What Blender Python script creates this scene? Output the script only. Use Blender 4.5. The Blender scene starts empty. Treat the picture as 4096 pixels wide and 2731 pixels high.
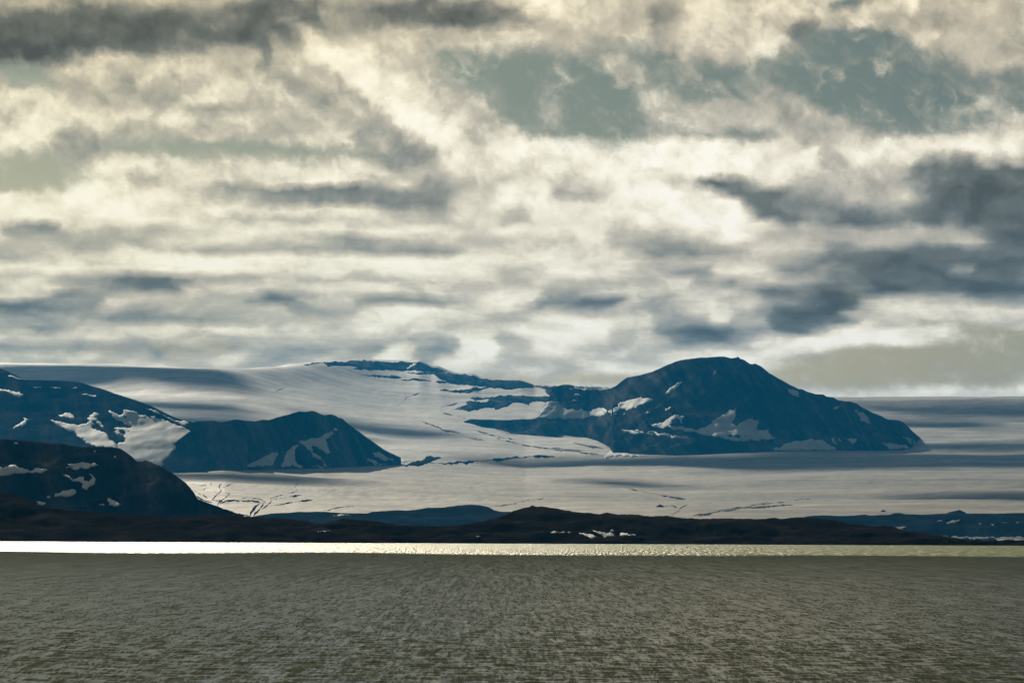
import bpy, math, random
import numpy as np
from mathutils import Matrix, Vector
from mathutils.bvhtree import BVHTree
from mathutils.geometry import delaunay_2d_cdt

random.seed(7)
rng = np.random.default_rng(7)
R = math.radians
scene = bpy.context.scene
col = scene.collection

# ------------------------------------------------------------------ camera
F = 13700.0            # focal length in pixels of the 4096 px wide photograph
CX, CY = 2048.0, 1365.5
CAM_H = 6.6
PITCH, ROLL = R(3.236), R(0.238)
cam_d = bpy.data.cameras.new('camera')
cam_d.sensor_width = 36.0
cam_d.lens = 36.0 * F / 4096.0
cam_d.clip_start, cam_d.clip_end = 1.0, 90000.0
cam = bpy.data.objects.new('camera', cam_d)
CAM_R = Matrix.Rotation(R(90) + PITCH, 3, 'X') @ Matrix.Rotation(ROLL, 3, 'Z')
cam.matrix_world = Matrix.Translation((0, 0, CAM_H)) @ CAM_R.to_4x4()
col.objects.link(cam)
scene.camera = cam
RM = np.array(CAM_R)

# ------------------------------------------------------------------ colour management, sampling
vs = scene.view_settings
vs.view_transform, vs.look, vs.exposure, vs.gamma = 'Standard', 'None', 0.0, 1.0
vs.use_curve_mapping = False
scene.render.engine = 'CYCLES'
cy = scene.cycles
cy.use_denoising = True
cy.max_bounces, cy.diffuse_bounces, cy.glossy_bounces = 6, 2, 3
cy.transmission_bounces, cy.volume_bounces, cy.transparent_max_bounces = 2, 1, 8
cy.sample_clamp_indirect = 6.0
cy.caustics_reflective = cy.caustics_refractive = False

# ------------------------------------------------------------------ sun
SUN_AZ, SUN_EL = R(-16.0), R(23.0)          # azimuth from +Y towards +X
TO_SUN = Vector((math.sin(SUN_AZ) * math.cos(SUN_EL), math.cos(SUN_AZ) * math.cos(SUN_EL), math.sin(SUN_EL)))
sun_d = bpy.data.lights.new('sun', 'SUN')
sun_d.energy, sun_d.angle, sun_d.color = 4.7, R(0.53), (1.0, 0.885, 0.69)
sun = bpy.data.objects.new('sun', sun_d)
sun.rotation_euler = TO_SUN.to_track_quat('Z', 'Y').to_euler()
sun.location = (0, 0, 3000)
col.objects.link(sun)


def lin(c):
    return tuple(((x / 255.0) / 12.92 if x / 255.0 <= 0.04045 else ((x / 255.0 + 0.055) / 1.055) ** 2.4) for x in c)


# pixel -> direction with world y = 1
def pxdir(u, v):
    u = np.asarray(u, float); v = np.asarray(v, float)
    c = np.stack([(u - CX) / F, (CY - v) / F, -np.ones_like(u)], -1)
    w = c @ RM.T
    return w / w[..., 1:2]


def dirpx(az, el):
    d = np.stack([np.sin(az) * np.cos(el), np.cos(az) * np.cos(el), np.sin(el)], -1)
    c = d @ RM
    return CX - F * c[..., 0] / c[..., 2], CY + F * c[..., 1] / c[..., 2]


# ------------------------------------------------------------------ node helper
class NT:
    def __init__(self, tree):
        self.t = tree
        tree.nodes.clear()

    def n(self, kind, **kw):
        nd = self.t.nodes.new(kind)
        for k, v in kw.items():
            setattr(nd, k, v)
        return nd

    def s(self, sock, v):
        if isinstance(v, bpy.types.NodeSocket):
            self.t.links.new(v, sock)
        else:
            if isinstance(v, (tuple, list)) and len(v) == 3 and sock.type == 'RGBA':
                v = (*v, 1.0)
            sock.default_value = v

    def m(self, op, a, b=0.0, c=0.0, clamp=False):
        nd = self.n('ShaderNodeMath', operation=op, use_clamp=clamp)
        for i, x in enumerate((a, b, c)):
            self.s(nd.inputs[i], x)
        return nd.outputs[0]

    def vm(self, op, a, b=(0, 0, 0), c=(0, 0, 0), sc=None):
        nd = self.n('ShaderNodeVectorMath', operation=op)
        self.s(nd.inputs[0], a)
        if op == 'SCALE':
            self.s(nd.inputs['Scale'], sc)
        else:
            self.s(nd.inputs[1], b)
            if op == 'MULTIPLY_ADD':
                self.s(nd.inputs[2], c)
        return nd.outputs[1] if op in ('DOT_PRODUCT', 'LENGTH', 'DISTANCE') else nd.outputs[0]

    def mix(self, f, a, b, blend='MIX'):
        nd = self.n('ShaderNodeMix', data_type='RGBA', blend_type=blend)
        self.s(nd.inputs[0], f); self.s(nd.inputs[6], a); self.s(nd.inputs[7], b)
        return nd.outputs[2]

    def mixf(self, f, a, b):
        nd = self.n('ShaderNodeMix', data_type='FLOAT')
        self.s(nd.inputs[0], f); self.s(nd.inputs[2], a); self.s(nd.inputs[3], b)
        return nd.outputs[0]

    def rng(self, x, a, b, c=0.0, d=1.0, smooth=True):
        nd = self.n('ShaderNodeMapRange', interpolation_type='SMOOTHSTEP' if smooth else 'LINEAR')
        for i, q in enumerate((x, a, b, c, d)):
            self.s(nd.inputs[i], q)
        return nd.outputs[0]

    def noise(self, vec, scale, detail=4.0, rough=0.55, dist=0.0, color=False):
        nd = self.n('ShaderNodeTexNoise', noise_dimensions='3D')
        self.s(nd.inputs['Vector'], vec)
        nd.inputs['Scale'].default_value = scale
        nd.inputs['Detail'].default_value = detail
        nd.inputs['Roughness'].default_value = rough
        nd.inputs['Distortion'].default_value = dist
        return nd.outputs['Color'] if color else nd.outputs['Fac']

    def xyz(self, x, y, z=0.0):
        nd = self.n('ShaderNodeCombineXYZ')
        for i, q in enumerate((x, y, z)):
            self.s(nd.inputs[i], q)
        return nd.outputs[0]

    def sep(self, v):
        nd = self.n('ShaderNodeSeparateXYZ'); self.s(nd.inputs[0], v)
        return nd.outputs

    def ramp(self, f, stops, interp='LINEAR'):
        nd = self.n('ShaderNodeValToRGB')
        cr = nd.color_ramp; cr.interpolation = interp
        while len(cr.elements) < len(stops):
            cr.elements.new(0.5)
        for e, (p, c) in zip(cr.elements, stops):
            e.position = p; e.color = (*c, 1.0)
        self.s(nd.inputs[0], f)
        return nd.outputs[0]


# ------------------------------------------------------------------ sky: Nishita air with a cloud field over it
# the cloud field: soft strokes in the sky (where it is torn open, where it is thick and dark, where the sun comes through)
# (centre u, v, half width, half height, tilt in degrees, value, strength)   tone: 0.35 dark slate .. 1.0 sunlit white
TONE = [
    # upper storey
    (2048, 300, 2600, 420, 0, .80, 1), (60, 20, 230, 80, 0, .74, 1), (620, 10, 420, 60, 0, .72, 1),
    (20, 165, 420, 115, -3, .36, 1), (420, 120, 420, 100, -4, .40, 1), (820, 115, 420, 95, -6, .45, 1), (1180, 55, 330, 80, -4, .48, 1),
    (1050, 150, 330, 70, -8, .52, .8), (380, 60, 60, 60, 0, .45, .7),
    (1400, 60, 110, 110, 50, .70, .8), (1760, 62, 360, 72, 0, .47, 1), (2010, 80, 130, 50, 0, .52, .8), (1560, 120, 150, 40, 0, .56, .8),
    (2250, 40, 260, 80, 15, .86, 1), (2700, 120, 110, 140, 0, .60, 1), (2930, 140, 280, 150, 10, .82, 1), (3205, 110, 60, 75, 30, .55, 1),
    (3060, 180, 90, 30, 0, .84, .7), (2760, 250, 170, 70, 0, .68, .6), (3450, 60, 160, 60, 15, .84, 1), (3850, 60, 300, 110, 0, .72, 1), (3950, 230, 220, 120, 0, .74, .8),
    (1620, 150, 240, 50, 0, .80, .8),
    (300, 330, 260, 80, 0, .80, .8), (600, 330, 180, 70, 0, .80, .8), (920, 250, 150, 70, 0, .83, .8), (1070, 222, 45, 32, 0, .52, 1),
    (1120, 330, 130, 28, 28, .64, .9), (540, 350, 130, 32, 35, .64, .9), (700, 400, 160, 30, 20, .66, .6), (350, 405, 110, 35, 0, .68, .7),
    (950, 385, 260, 50, 0, .86, .9), (930, 450, 180, 28, 0, .62, .9), (1130, 480, 180, 60, 20, .66, .8),
    (100, 520, 260, 90, 15, .88, 1), (500, 500, 260, 60, 0, .84, .8), (300, 570, 90, 60, 0, .66, .8), (870, 540, 260, 40, 0, .78, .8),
    (1450, 330, 170, 170, 40, .87, 1), (1600, 420, 200, 130, 42, .88, 1), (1750, 450, 230, 70, 42, .90, .9), (1560, 380, 30, 100, -35, .70, .6), (1350, 480, 110, 150, 30, .84, .7),
    (1400, 560, 110, 40, 20, .88, .6), (1520, 590, 150, 60, 35, .66, .9), (1640, 640, 200, 70, 42, .62, 1), (1720, 690, 130, 50, 45, .66, .8),
    (1800, 600, 180, 80, 40, .91, .8),
    (1290, 300, 330, 34, 36, .70, .8), (1560, 400, 520, 60, 38, .95, .9), (1420, 500, 400, 40, 38, .70, .8), (1700, 360, 260, 26, 40, .80, .6), (1660, 620, 260, 46, 38, .64, .9),
    # the long white bank
    (2500, 610, 700, 75, -1, .98, 1), (2800, 640, 500, 70, 3, .97, 1), (3250, 640, 300, 60, 5, .85, 1), (3750, 590, 450, 45, -1, .96, 1), (3500, 640, 300, 50, 0, .93, .8),
    (3330, 640, 40, 110, -25, .72, .8), (3400, 700, 160, 50, 10, .76, .7), (1900, 660, 220, 60, 0, .93, .8), (2250, 680, 350, 50, 0, .93, .8),
    (3150, 450, 260, 90, 25, .80, 1), (3200, 500, 150, 50, 40, .66, .9), (2850, 470, 220, 50, 0, .80, .9), (3900, 500, 260, 60, -18, .90, 1), (3400, 530, 130, 40, 25, .82, .8),
    (800, 690, 600, 65, -1, .92, 1), (570, 705, 90, 24, 0, .74, .8), (930, 680, 130, 40, 20, .76, .7), (1300, 690, 350, 55, 0, .94, 1), (1130, 650, 260, 30, 0, .90, .6),
    (200, 790, 550, 60, -2, .97, 1), (100, 870, 350, 80, 0, .93, 1), (600, 840, 520, 60, 0, .94, 1), (560, 800, 250, 40, 0, .90, .6),
    # middle
    (1330, 785, 480, 42, 3, .55, 1), (950, 775, 160, 25, 0, .64, .8), (1650, 810, 180, 60, 8, .58, 1), (1250, 770, 200, 28, 0, .52, .8), (1850, 740, 120, 40, 20, .85, .8),
    (1300, 835, 500, 28, 0, .90, .9), (1100, 872, 350, 18, 0, .76, .9), (1700, 870, 260, 60, 0, .76, .8), (1350, 910, 500, 30, 0, .93, .8), (1450, 870, 250, 14, 0, .80, .5),
    (2080, 790, 150, 75, -15, .97, 1), (2070, 865, 95, 45, 0, .70, .9), (1900, 830, 90, 120, 0, .82, .6), (2290, 765, 130, 30, 12, .70, 1), (2400, 770, 90, 30, 0, .62, .8),
    (2960, 768, 250, 46, 5, .42, 1), (3070, 815, 170, 58, 20, .48, 1), (2650, 735, 200, 26, 5, .74, .7),
    (2700, 825, 320, 100, 8, 1.0, 1), (2900, 865, 200, 74, 35, .99, 1), (3080, 950, 160, 60, 35, .90, 1), (2400, 870, 300, 90, 0, .94, 1), (2250, 950, 350, 60, 0, .93, .9),
    (2640, 980, 240, 52, 8, .64, 1), (2850, 1010, 200, 40, 4, .64, .8), (2500, 920, 90, 60, 0, .76, .7),
    (3330, 790, 220, 60, -10, .62, 1), (3490, 815, 160, 55, 15, .76, .9), (3420, 740, 220, 40, 0, .74, .8), (3400, 880, 300, 45, 0, .50, 1), (3250, 870, 120, 50, 30, .62, .8),
    (3930, 760, 330, 110, 8, .37, 1), (4080, 720, 150, 70, 0, .36, 1), (3860, 850, 260, 80, 0, .38, 1), (3760, 700, 140, 40, 0, .55, .8), (4000, 700, 200, 30, 0, .45, .7),
    (3350, 965, 420, 45, 0, .72, 1), (3740, 945, 110, 50, -30, .68, .9), (4060, 910, 160, 110, 0, .42, 1), (4080, 1025, 90, 16, -5, .64, .9),
    (3500, 1030, 420, 50, 0, .48, 1), (3850, 1080, 420, 100, -6, .38, 1), (3560, 1120, 300, 70, -10, .41, 1), (3840, 1090, 60, 32, 0, .60, .9), (3400, 1130, 110, 20, 0, .58, .8),
    (4000, 1160, 300, 45, 0, .40, 1), (3250, 1080, 200, 60, 0, .56, .9),
    (3100, 1000, 200, 60, 0, .84, .7), (2950, 1080, 200, 40, 8, .90, .8), (2880, 1140, 150, 40, 18, .58, 1), (2790, 1095, 110, 26, 15, .66, .8),
    (3230, 1265, 210, 95, -5, .39, 1), (3310, 1220, 120, 80, 0, .40, .9), (3120, 1190, 120, 60, 0, .58, .9), (2930, 1230, 130, 100, 0, .80, 1), (2860, 1270, 60, 50, 0, .92, .7), (3060, 1260, 70, 40, 0, .74, .8),
    (2770, 1330, 170, 55, 10, .46, 1), (2960, 1330, 130, 45, 0, .55, 1), (2680, 1290, 90, 70, 0, .60, .8), (2600, 1180, 110, 80, 20, .70, .7),
    # left streaks
    (110, 912, 130, 36, 0, .60, 1), (320, 975, 350, 45, 0, .76, .9), (600, 940, 250, 20, 0, .72, .9), (640, 965, 160, 24, 0, .70, .5), (620, 985, 220, 34, -8, .92, .9), (120, 1000, 250, 30, 0, .80, .7),
    (1000, 1000, 450, 34, 0, .70, 1), (1400, 985, 240, 34, 0, .62, 1), (1700, 1000, 180, 26, -3, .60, 1), (870, 930, 130, 40, 0, .90, .8), (1500, 925, 400, 30, 0, .94, .9), (1950, 985, 120, 20, 0, .72, .8),
    (900, 1062, 1100, 36, 0, .97, 1), (1700, 1075, 650, 40, 0, .96, 1), (150, 1060, 350, 36, 0, .93, 1), (2100, 1050, 500, 50, 0, .90, .9),
    (560, 1130, 300, 40, 0, .50, 1), (650, 1145, 120, 24, 0, .45, .9), (330, 1120, 150, 40, 0, .64, .8), (100, 1155, 160, 42, -6, .90, 1), (100, 1217, 190, 24, 0, .50, 1), (320, 1200, 120, 40, 0, .58, .8),
    (860, 1150, 160, 28, 0, .84, .8), (950, 1120, 250, 30, 0, .74, .6), (650, 1200, 260, 40, 0, .72, .9), (950, 1215, 300, 34, 0, .74, .7), (1220, 1212, 200, 34, 5, .55, 1), (1330, 1180, 150, 60, 0, .86, .7),
    (1600, 1150, 170, 40, -20, .92, .8), (1780, 1160, 80, 30, 0, .95, .8), (1650, 1105, 300, 18, 0, .80, .7), (1680, 1210, 260, 36, 3, .62, 1), (1950, 1140, 80, 70, 0, .84, .6), (2000, 1200, 80, 50, 0, .93, .9), (2120, 1160, 120, 50, 0, .93, .8),
    (2070, 1100, 120, 30, 0, .72, .8), (2330, 1212, 210, 38, 4, .56, 1), (2250, 1180, 90, 40, 0, .66, .7), (2400, 1125, 150, 24, 0, .72, .7), (2550, 1230, 60, 80, -30, .86, .7),
    (300, 1290, 480, 45, 0, .66, 1), (60, 1300, 130, 35, 0, .62, .7), (700, 1270, 400, 24, -2, .68, .9), (1200, 1258, 260, 16, 0, .74, .8), (1700, 1262, 600, 30, 0, .93, 1), (2400, 1275, 260, 30, 0, .88, .8),
    (500, 1325, 700, 36, -3, .86, 1), (150, 1360, 300, 34, -4, .82, 1), (1300, 1320, 600, 30, 0, .90, 1), (1800, 1310, 350, 24, 0, .94, .9), (1900, 1285, 300, 10, 0, .78, .8),
    (500, 1395, 550, 40, 0, .64, 1), (1100, 1395, 600, 50, 0, .64, 1), (1600, 1365, 550, 40, 0, .68, 1), (2000, 1350, 180, 28, 0, .68, .9), (1700, 1420, 350, 45, 0, .65, .9),
    (1590, 1425, 95, 58, 0, .97, 1), (1910, 1402, 90, 70, 0, 1.0, 1), (1850, 1440, 110, 30, 0, .88, .8), (2250, 1352, 190, 62, 8, .95, 1), (2370, 1335, 90, 50, 0, .94, .9), (2050, 1395, 80, 24, 0, .74, .8),
    (2100, 1440, 350, 30, 0, .84, .9), (2300, 1470, 500, 30, 0, .90, 1), (2600, 1400, 160, 30, 0, .84, .9), (500, 1450, 900, 26, 0, .82, 1), (1300, 1465, 350, 20, 0, .84, .9),
    # right lower
    (3400, 1350, 420, 45, -4, .95, 1), (3800, 1250, 480, 35, -2, .94, 1), (3500, 1240, 160, 40, 0, .80, .8), (3100, 1385, 420, 30, -3, .95, 1), (3000, 1430, 420, 30, -3, .96, 1), (3350, 1425, 300, 22, 3, .94, 1),
    (3700, 1325, 250, 26, 4, .95, 1), (2650, 1470, 350, 24, 0, .90, .8), (3760, 1572, 620, 30, -2, .96, 1), (4000, 1530, 220, 24, -12, .84, 1), (4040, 1200, 160, 20, 0, .62, .8),
    (3900, 1290, 300, 20, 0, .86, .8), (4000, 1350, 90, 14, 0, .85, .8),
]
# cover: 1 closed cloud, 0 open air
COVER = [
    (70, 300, 170, 55, 5, .25, 1), (190, 345, 60, 60, 40, .45, .8), (130, 690, 270, 72, 2, 0, 1), (20, 700, 130, 70, 0, 0, 1), (280, 620, 110, 30, 0, .5, .6),
    (700, 600, 330, 38, 3, .05, 1), (1150, 608, 420, 36, 1, .05, 1), (1430, 600, 150, 26, 0, .5, .6),
    (1930, 265, 210, 75, 12, .10, 1), (2250, 340, 460, 125, 5, 0, 1), (2250, 440, 330, 110, 18, 0, 1), (2350, 490, 320, 70, 0, 0, 1), (1990, 400, 200, 40, 44, .12, .9),
    (2520, 225, 200, 70, 5, .15, .8), (2100, 210, 130, 35, 0, .35, .6), (1990, 370, 70, 60, 0, .45, .6), (2130, 420, 60, 80, -35, .40, .5),
    (2480, 300, 120, 45, 30, .80, .9), (2590, 380, 150, 50, 45, .70, .9), (2680, 470, 140, 50, 20, .75, .8),
    (2850, 320, 260, 85, 5, .08, 1), (3080, 340, 160, 60, 0, .15, .8), (3060, 290, 100, 60, -40, .50, .7),
    (3450, 180, 270, 75, 10, 0, 1), (3500, 330, 480, 150, 8, 0, 1), (3600, 430, 380, 110, 0, 0, 1), (3720, 490, 280, 60, 0, .1, .9), (3280, 330, 200, 80, 0, .05, .9),
    (3400, 240, 50, 40, 40, .5, .6), (3600, 225, 40, 30, 0, .5, .6), (3530, 215, 40, 22, 0, .45, .6), (4060, 330, 130, 60, 0, .3, .7), (4070, 410, 110, 50, 0, .15, .8), (3380, 5, 70, 16, 0, 0, .9), (4090, 110, 40, 60, 0, .4, .6),
    (3150, 430, 190, 55, 25, .95, .9), (3350, 500, 120, 45, 30, .85, .8), (2880, 530, 260, 24, 3, .2, .8), (2760, 548, 120, 16, 0, .2, .6), (3860, 540, 200, 14, 0, .3, .8), (3900, 435, 160, 30, -25, .6, .7),
    (1930, 560, 120, 26, 0, .5, .5),
    (3880, 1305, 240, 26, 3, .1, 1), (4060, 1330, 120, 34, 0, .1, 1), (3600, 1395, 330, 14, -2, .15, .9), (3950, 1400, 350, 50, -3, .02, 1), (3700, 1470, 650, 70, -2, .02, 1), (3300, 1500, 250, 60, 0, .1, 1),
    (3900, 1500, 300, 50, 0, .1, .9), (2280, 1522, 380, 34, 0, .25, 1), (2000, 1515, 200, 30, 0, .5, .7), (700, 1400, 280, 30, 0, .5, .7), (400, 1395, 260, 22, 0, .55, .6), (1500, 1400, 300, 40, 0, .6, .5),
]


def field(strokes, base, u, v, e=1.23, f=.68):
    out = np.full(u.shape, float(base))
    for (cu, cv, ru, rv, rot, val, st) in strokes:
        a = R(rot); c, s = math.cos(a), math.sin(a)
        du, dv = u - cu, v - cv
        x = (du * c + dv * s) / ru; y = (-du * s + dv * c) / rv
        d = np.sqrt(x * x + y * y)
        w = np.clip((e - d) / f, 0, 1); w = w * w * (3 - 2 * w) * st
        out += (val - out) * w
    return out


AZ0, AZ1, EL0, EL1 = R(-9.4), R(9.4), R(1.6), R(9.7)
NCOL, NROW = 128, 50
azg = np.linspace(AZ0, AZ1, NCOL); elg = np.linspace(EL0, EL1, NROW)
gu, gv = dirpx(azg[None, :] + 0 * elg[:, None], elg[:, None] + 0 * azg[None, :])
tone_g = field(TONE, .80, gu, gv)
cover_g = field(COVER, 1.0, gu, gv, 1.38, .95)

world = bpy.data.worlds.new('World')
scene.world = world
world.use_nodes = True
world.cycles.sampling_method = 'MANUAL'
world.cycles.sample_map_resolution = 512
w = NT(world.node_tree)
sky = w.n('ShaderNodeTexSky', sky_type='NISHITA', sun_disc=False, sun_elevation=SUN_EL, sun_rotation=SUN_AZ,
          altitude=10.0, air_density=1.0, dust_density=1.6, ozone_density=1.0)
D = w.n('ShaderNodeTexCoord').outputs['Generated']
dx, dy, dz = w.sep(D)
az = w.m('ARCTAN2', dx, dy)
el = w.m('ARCSINE', dz)
# fractal drift of the cloud field, in degrees of sky
az_d = w.m('MULTIPLY', az, 57.2958); el_d = w.m('MULTIPLY', el, 57.2958)
P = w.xyz(az_d, el_d, 0.37)
Pl = w.xyz(w.m('MULTIPLY', az_d, 0.42), el_d, 3.1)
low = w.rng(el_d, 3.4, 6.6, 1.0, 0.0)                         # layered near the horizon, billowing above


def cen(c, k):
    return w.vm('MULTIPLY', w.vm('SUBTRACT', c, (.5, .5, .5)), k)


n1 = cen(w.noise(P, 0.75, 2.0, .5, color=True), (.55, .28, 0))
n2 = cen(w.noise(P, 2.6, 6.0, .62, color=True), (.42, .34, 0))
n2b = cen(w.noise(Pl, 2.6, 5.0, .60, color=True), (.70, .17, 0))
nw = w.n('ShaderNodeMix', data_type='VECTOR')
w.s(nw.inputs[0], low); w.s(nw.inputs[4], w.vm('ADD', n1, n2)); w.s(nw.inputs[5], w.vm('ADD', w.vm('SCALE', n1, sc=.35), n2b))
Pw = w.vm('ADD', P, nw.outputs[1])
wx, wy, _ = w.sep(Pw)
X = w.rng(wx, math.degrees(AZ0), math.degrees(AZ1), smooth=False)
Y = w.m('MULTIPLY', w.rng(wy, math.degrees(EL0), math.degrees(EL1), smooth=False), NROW - 1)
acc = None
xs = w.n('ShaderNodeCombineColor')
for i in range(3):
    w.s(xs.inputs[i], X)
for r in range(NROW):
    cv = w.n('ShaderNodeRGBCurve')
    mp = cv.mapping
    mp.use_clip = False
    for ch, arr in ((0, tone_g[r]), (1, cover_g[r])):
        cu = mp.curves[ch]
        cu.points[0].location = (0.0, float(arr[0])); cu.points[1].location = (1.0, float(arr[-1]))
        for j in range(1, NCOL - 1):
            cu.points.new(j / (NCOL - 1), float(arr[j]))
        for p_ in cu.points:
            p_.handle_type = 'AUTO_CLAMPED'
    mp.update()
    w.s(cv.inputs['Color'], xs.outputs[0])
    wt = w.m('SUBTRACT', 1.0, w.m('ABSOLUTE', w.m('SUBTRACT', Y, float(r))), clamp=True)
    if acc is None:
        acc = w.vm('SCALE', cv.outputs[0], sc=wt)
    else:
        sx = w.n('ShaderNodeCombineXYZ')
        for i in range(3):
            w.s(sx.inputs[i], wt)
        acc = w.vm('MULTIPLY_ADD', cv.outputs[0], sx.outputs[0], acc)
tone_f, cover_f, _ = w.sep(acc)
# cloud deck for the unseen dome: more open, and darker away from the sun
zz = w.m('ADD', w.m('MAXIMUM', dz, 0.0), 0.10)
dome = w.xyz(w.m('DIVIDE', dx, zz), w.m('DIVIDE', dy, zz), 1.7)
g1 = w.noise(dome, 0.85, 6.0, .58)
g2 = w.noise(w.vm('ADD', dome, (7.3, 2.1, 4.0)), 1.3, 6.0, .58)
cosun = w.vm('DOT_PRODUCT', D, tuple(TO_SUN))
glow = w.rng(cosun, -0.2, 1.0, 0.0, 1.0)
tone_gen = w.m('ADD', w.rng(g1, .30, .70, .36, .80, smooth=False), w.m('MULTIPLY', glow, .12))
tone_gen = w.m('SUBTRACT', tone_gen, w.m('MULTIPLY', w.m('SUBTRACT', 1.0, glow), .20))
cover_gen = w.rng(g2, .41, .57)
inx = w.rng(w.m('ABSOLUTE', az_d), 8.9, 11.5, 1.0, 0.0)
iny = w.rng(el_d, 9.1, 11.0, 1.0, 0.0)
inside = w.m('MULTIPLY', inx, iny)
tone = w.mixf(inside, tone_gen, tone_f)
cover = w.mixf(inside, cover_gen, cover_f)
# wisps and billows
Pa = w.xyz(w.m('MULTIPLY', w.m('SUBTRACT', w.m('MULTIPLY', az_d, .77), w.m('MULTIPLY', el_d, .64)), .62), w.m('ADD', w.m('MULTIPLY', az_d, .64), w.m('MULTIPLY', el_d, .77)), 1.3)
d1 = w.m('SUBTRACT', w.noise(w.vm('ADD', Pa, nw.outputs[1]), 2.2, 5.0, .52, .3), .5)
d2 = w.m('SUBTRACT', w.noise(w.vm('ADD', Pl, n2b), 3.0, 5.0, .52), .5)
dd = w.mixf(low, d1, d2)
tone = w.m('ADD', w.m('ADD', tone, -.005), w.m('MULTIPLY', dd, w.m('MULTIPLY', w.mixf(low, .30, .22), w.rng(w.noise(P, .55, 2.0), .35, .65, .45, 1.15))))
# billows: sunlit crowns, shaded bases
Pe = w.vm('ADD', P, w.vm('SCALE', nw.outputs[1], sc=.7))
Pf = w.vm('ADD', Pl, w.vm('SCALE', n2b, sc=.6))
emb_u = w.m('SUBTRACT', w.noise(Pe, .95, 5.0, .50, .1), w.noise(w.vm('ADD', Pe, (-.09, .22, 0)), .95, 5.0, .50, .1))
emb_l = w.m('SUBTRACT', w.noise(Pf, 1.5, 5.0, .50, .1), w.noise(w.vm('ADD', Pf, (-.02, .15, 0)), 1.5, 5.0, .50, .1))
tone = w.m('ADD', w.m('SUBTRACT', tone, .005), w.m('MULTIPLY', w.mixf(low, emb_u, emb_l), .72))
d3 = w.m('SUBTRACT', w.noise(w.vm('ADD', P, n2), 6.5, 6.0, .58, .4), .5)
cover = w.m('ADD', cover, w.m('ADD', w.m('MULTIPLY', d1, .95), w.m('MULTIPLY', d3, .45)))
veil = w.m('MULTIPLY', w.rng(w.m('ADD', d1, w.m('MULTIPLY', d3, .35)), -.08, .30), .60)
cover = w.m('MAXIMUM', w.rng(cover, -.08, 1.06), veil)
tone = w.m('ADD', tone, w.m('MULTIPLY', w.m('SUBTRACT', cover, 1.0), .05))
tone = w.m('ADD', tone, w.m('MULTIPLY', d3, .08))
def thru_air(c):
    """cloud colour outside the haze for a colour seen through it"""
    return tuple(max((a - i_) / .85, .004) for a, i_ in zip(lin(c), (.008, .048, .095)))


ccol = w.ramp(tone, [(0.0, thru_air((66, 74, 80))), (.35, thru_air((84, 93, 98))), (.5, thru_air((114, 122, 124))), (.62, thru_air((152, 154, 150))),
                     (.78, thru_air((199, 194, 181))), (.88, thru_air((234, 228, 211))), (.95, thru_air((250, 245, 229))), (1.0, thru_air((255, 251, 240)))])
warm = w.rng(az_d, 4.0, -9.0, 0.0, 1.0)
ccol = w.mix(warm, ccol, (1.0, .985, .88), 'MULTIPLY')
upw = w.rng(el_d, 6.8, 9.0, 0.0, 1.0)
ccol = w.mix(upw, ccol, (1.0, .97, .90), 'MULTIPLY')
SKY_K = 0.10
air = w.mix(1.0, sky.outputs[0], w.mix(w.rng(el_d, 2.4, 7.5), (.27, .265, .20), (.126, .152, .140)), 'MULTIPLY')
air = w.mix(inside, w.mix(1.0, sky.outputs[0], (.115, .160, .190), 'MULTIPLY'), air)  # unseen sky tinted bluer, to cool the ambient light on the snow
bg = w.n('ShaderNodeBackground')
cc = w.vm('SCALE', ccol, sc=1.0 / SKY_K)
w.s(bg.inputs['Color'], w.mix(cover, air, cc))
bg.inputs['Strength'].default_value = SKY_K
wo = w.n('ShaderNodeOutputWorld')
w.t.links.new(bg.outputs[0], wo.inputs['Surface'])

# ------------------------------------------------------------------ numpy gradient noise
PERM = rng.permutation(256); PERM = np.concatenate([PERM, PERM])
GA = rng.uniform(0, 2 * np.pi, 256); GX, GY = np.cos(GA), np.sin(GA)


def perlin(x, y):
    xi, yi = np.floor(x).astype(int), np.floor(y).astype(int)
    xf, yf = x - xi, y - yi
    xi &= 255; yi &= 255
    u = xf * xf * xf * (xf * (xf * 6 - 15) + 10); v = yf * yf * yf * (yf * (yf * 6 - 15) + 10)

    def g(ix, iy, fx, fy):
        h = PERM[PERM[ix & 255] + (iy & 255)]
        return GX[h] * fx + GY[h] * fy
    a = g(xi, yi, xf, yf); b = g(xi + 1, yi, xf - 1, yf)
    c = g(xi, yi + 1, xf, yf - 1); d = g(xi + 1, yi + 1, xf - 1, yf - 1)
    return (a + u * (b - a)) * (1 - v) + (c + u * (d - c)) * v


def fbm(x, y, octv=5, gain=.5, lac=2.03):
    o, a = 0.0, 1.0
    for k in range(octv):
        o = o + a * perlin(x + 17.3 * k, y - 9.1 * k)
        x, y, a = x * lac, y * lac, a * gain
    return o


# ------------------------------------------------------------------ materials
def mat(name):
    m = bpy.data.materials.new(name); m.use_nodes = True
    t = NT(m.node_tree)
    out = t.n('ShaderNodeOutputMaterial')
    b = t.n('ShaderNodeBsdfPrincipled')
    t.t.links.new(b.outputs[0], out.inputs['Surface'])
    return m, t, b


def bump(t, b, h, strength, dist):
    bp = t.n('ShaderNodeBump')
    bp.inputs['Strength'].default_value = strength
    bp.inputs['Distance'].default_value = dist
    t.s(bp.inputs['Height'], h)
    t.t.links.new(bp.outputs[0], b.inputs['Normal'])


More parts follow.
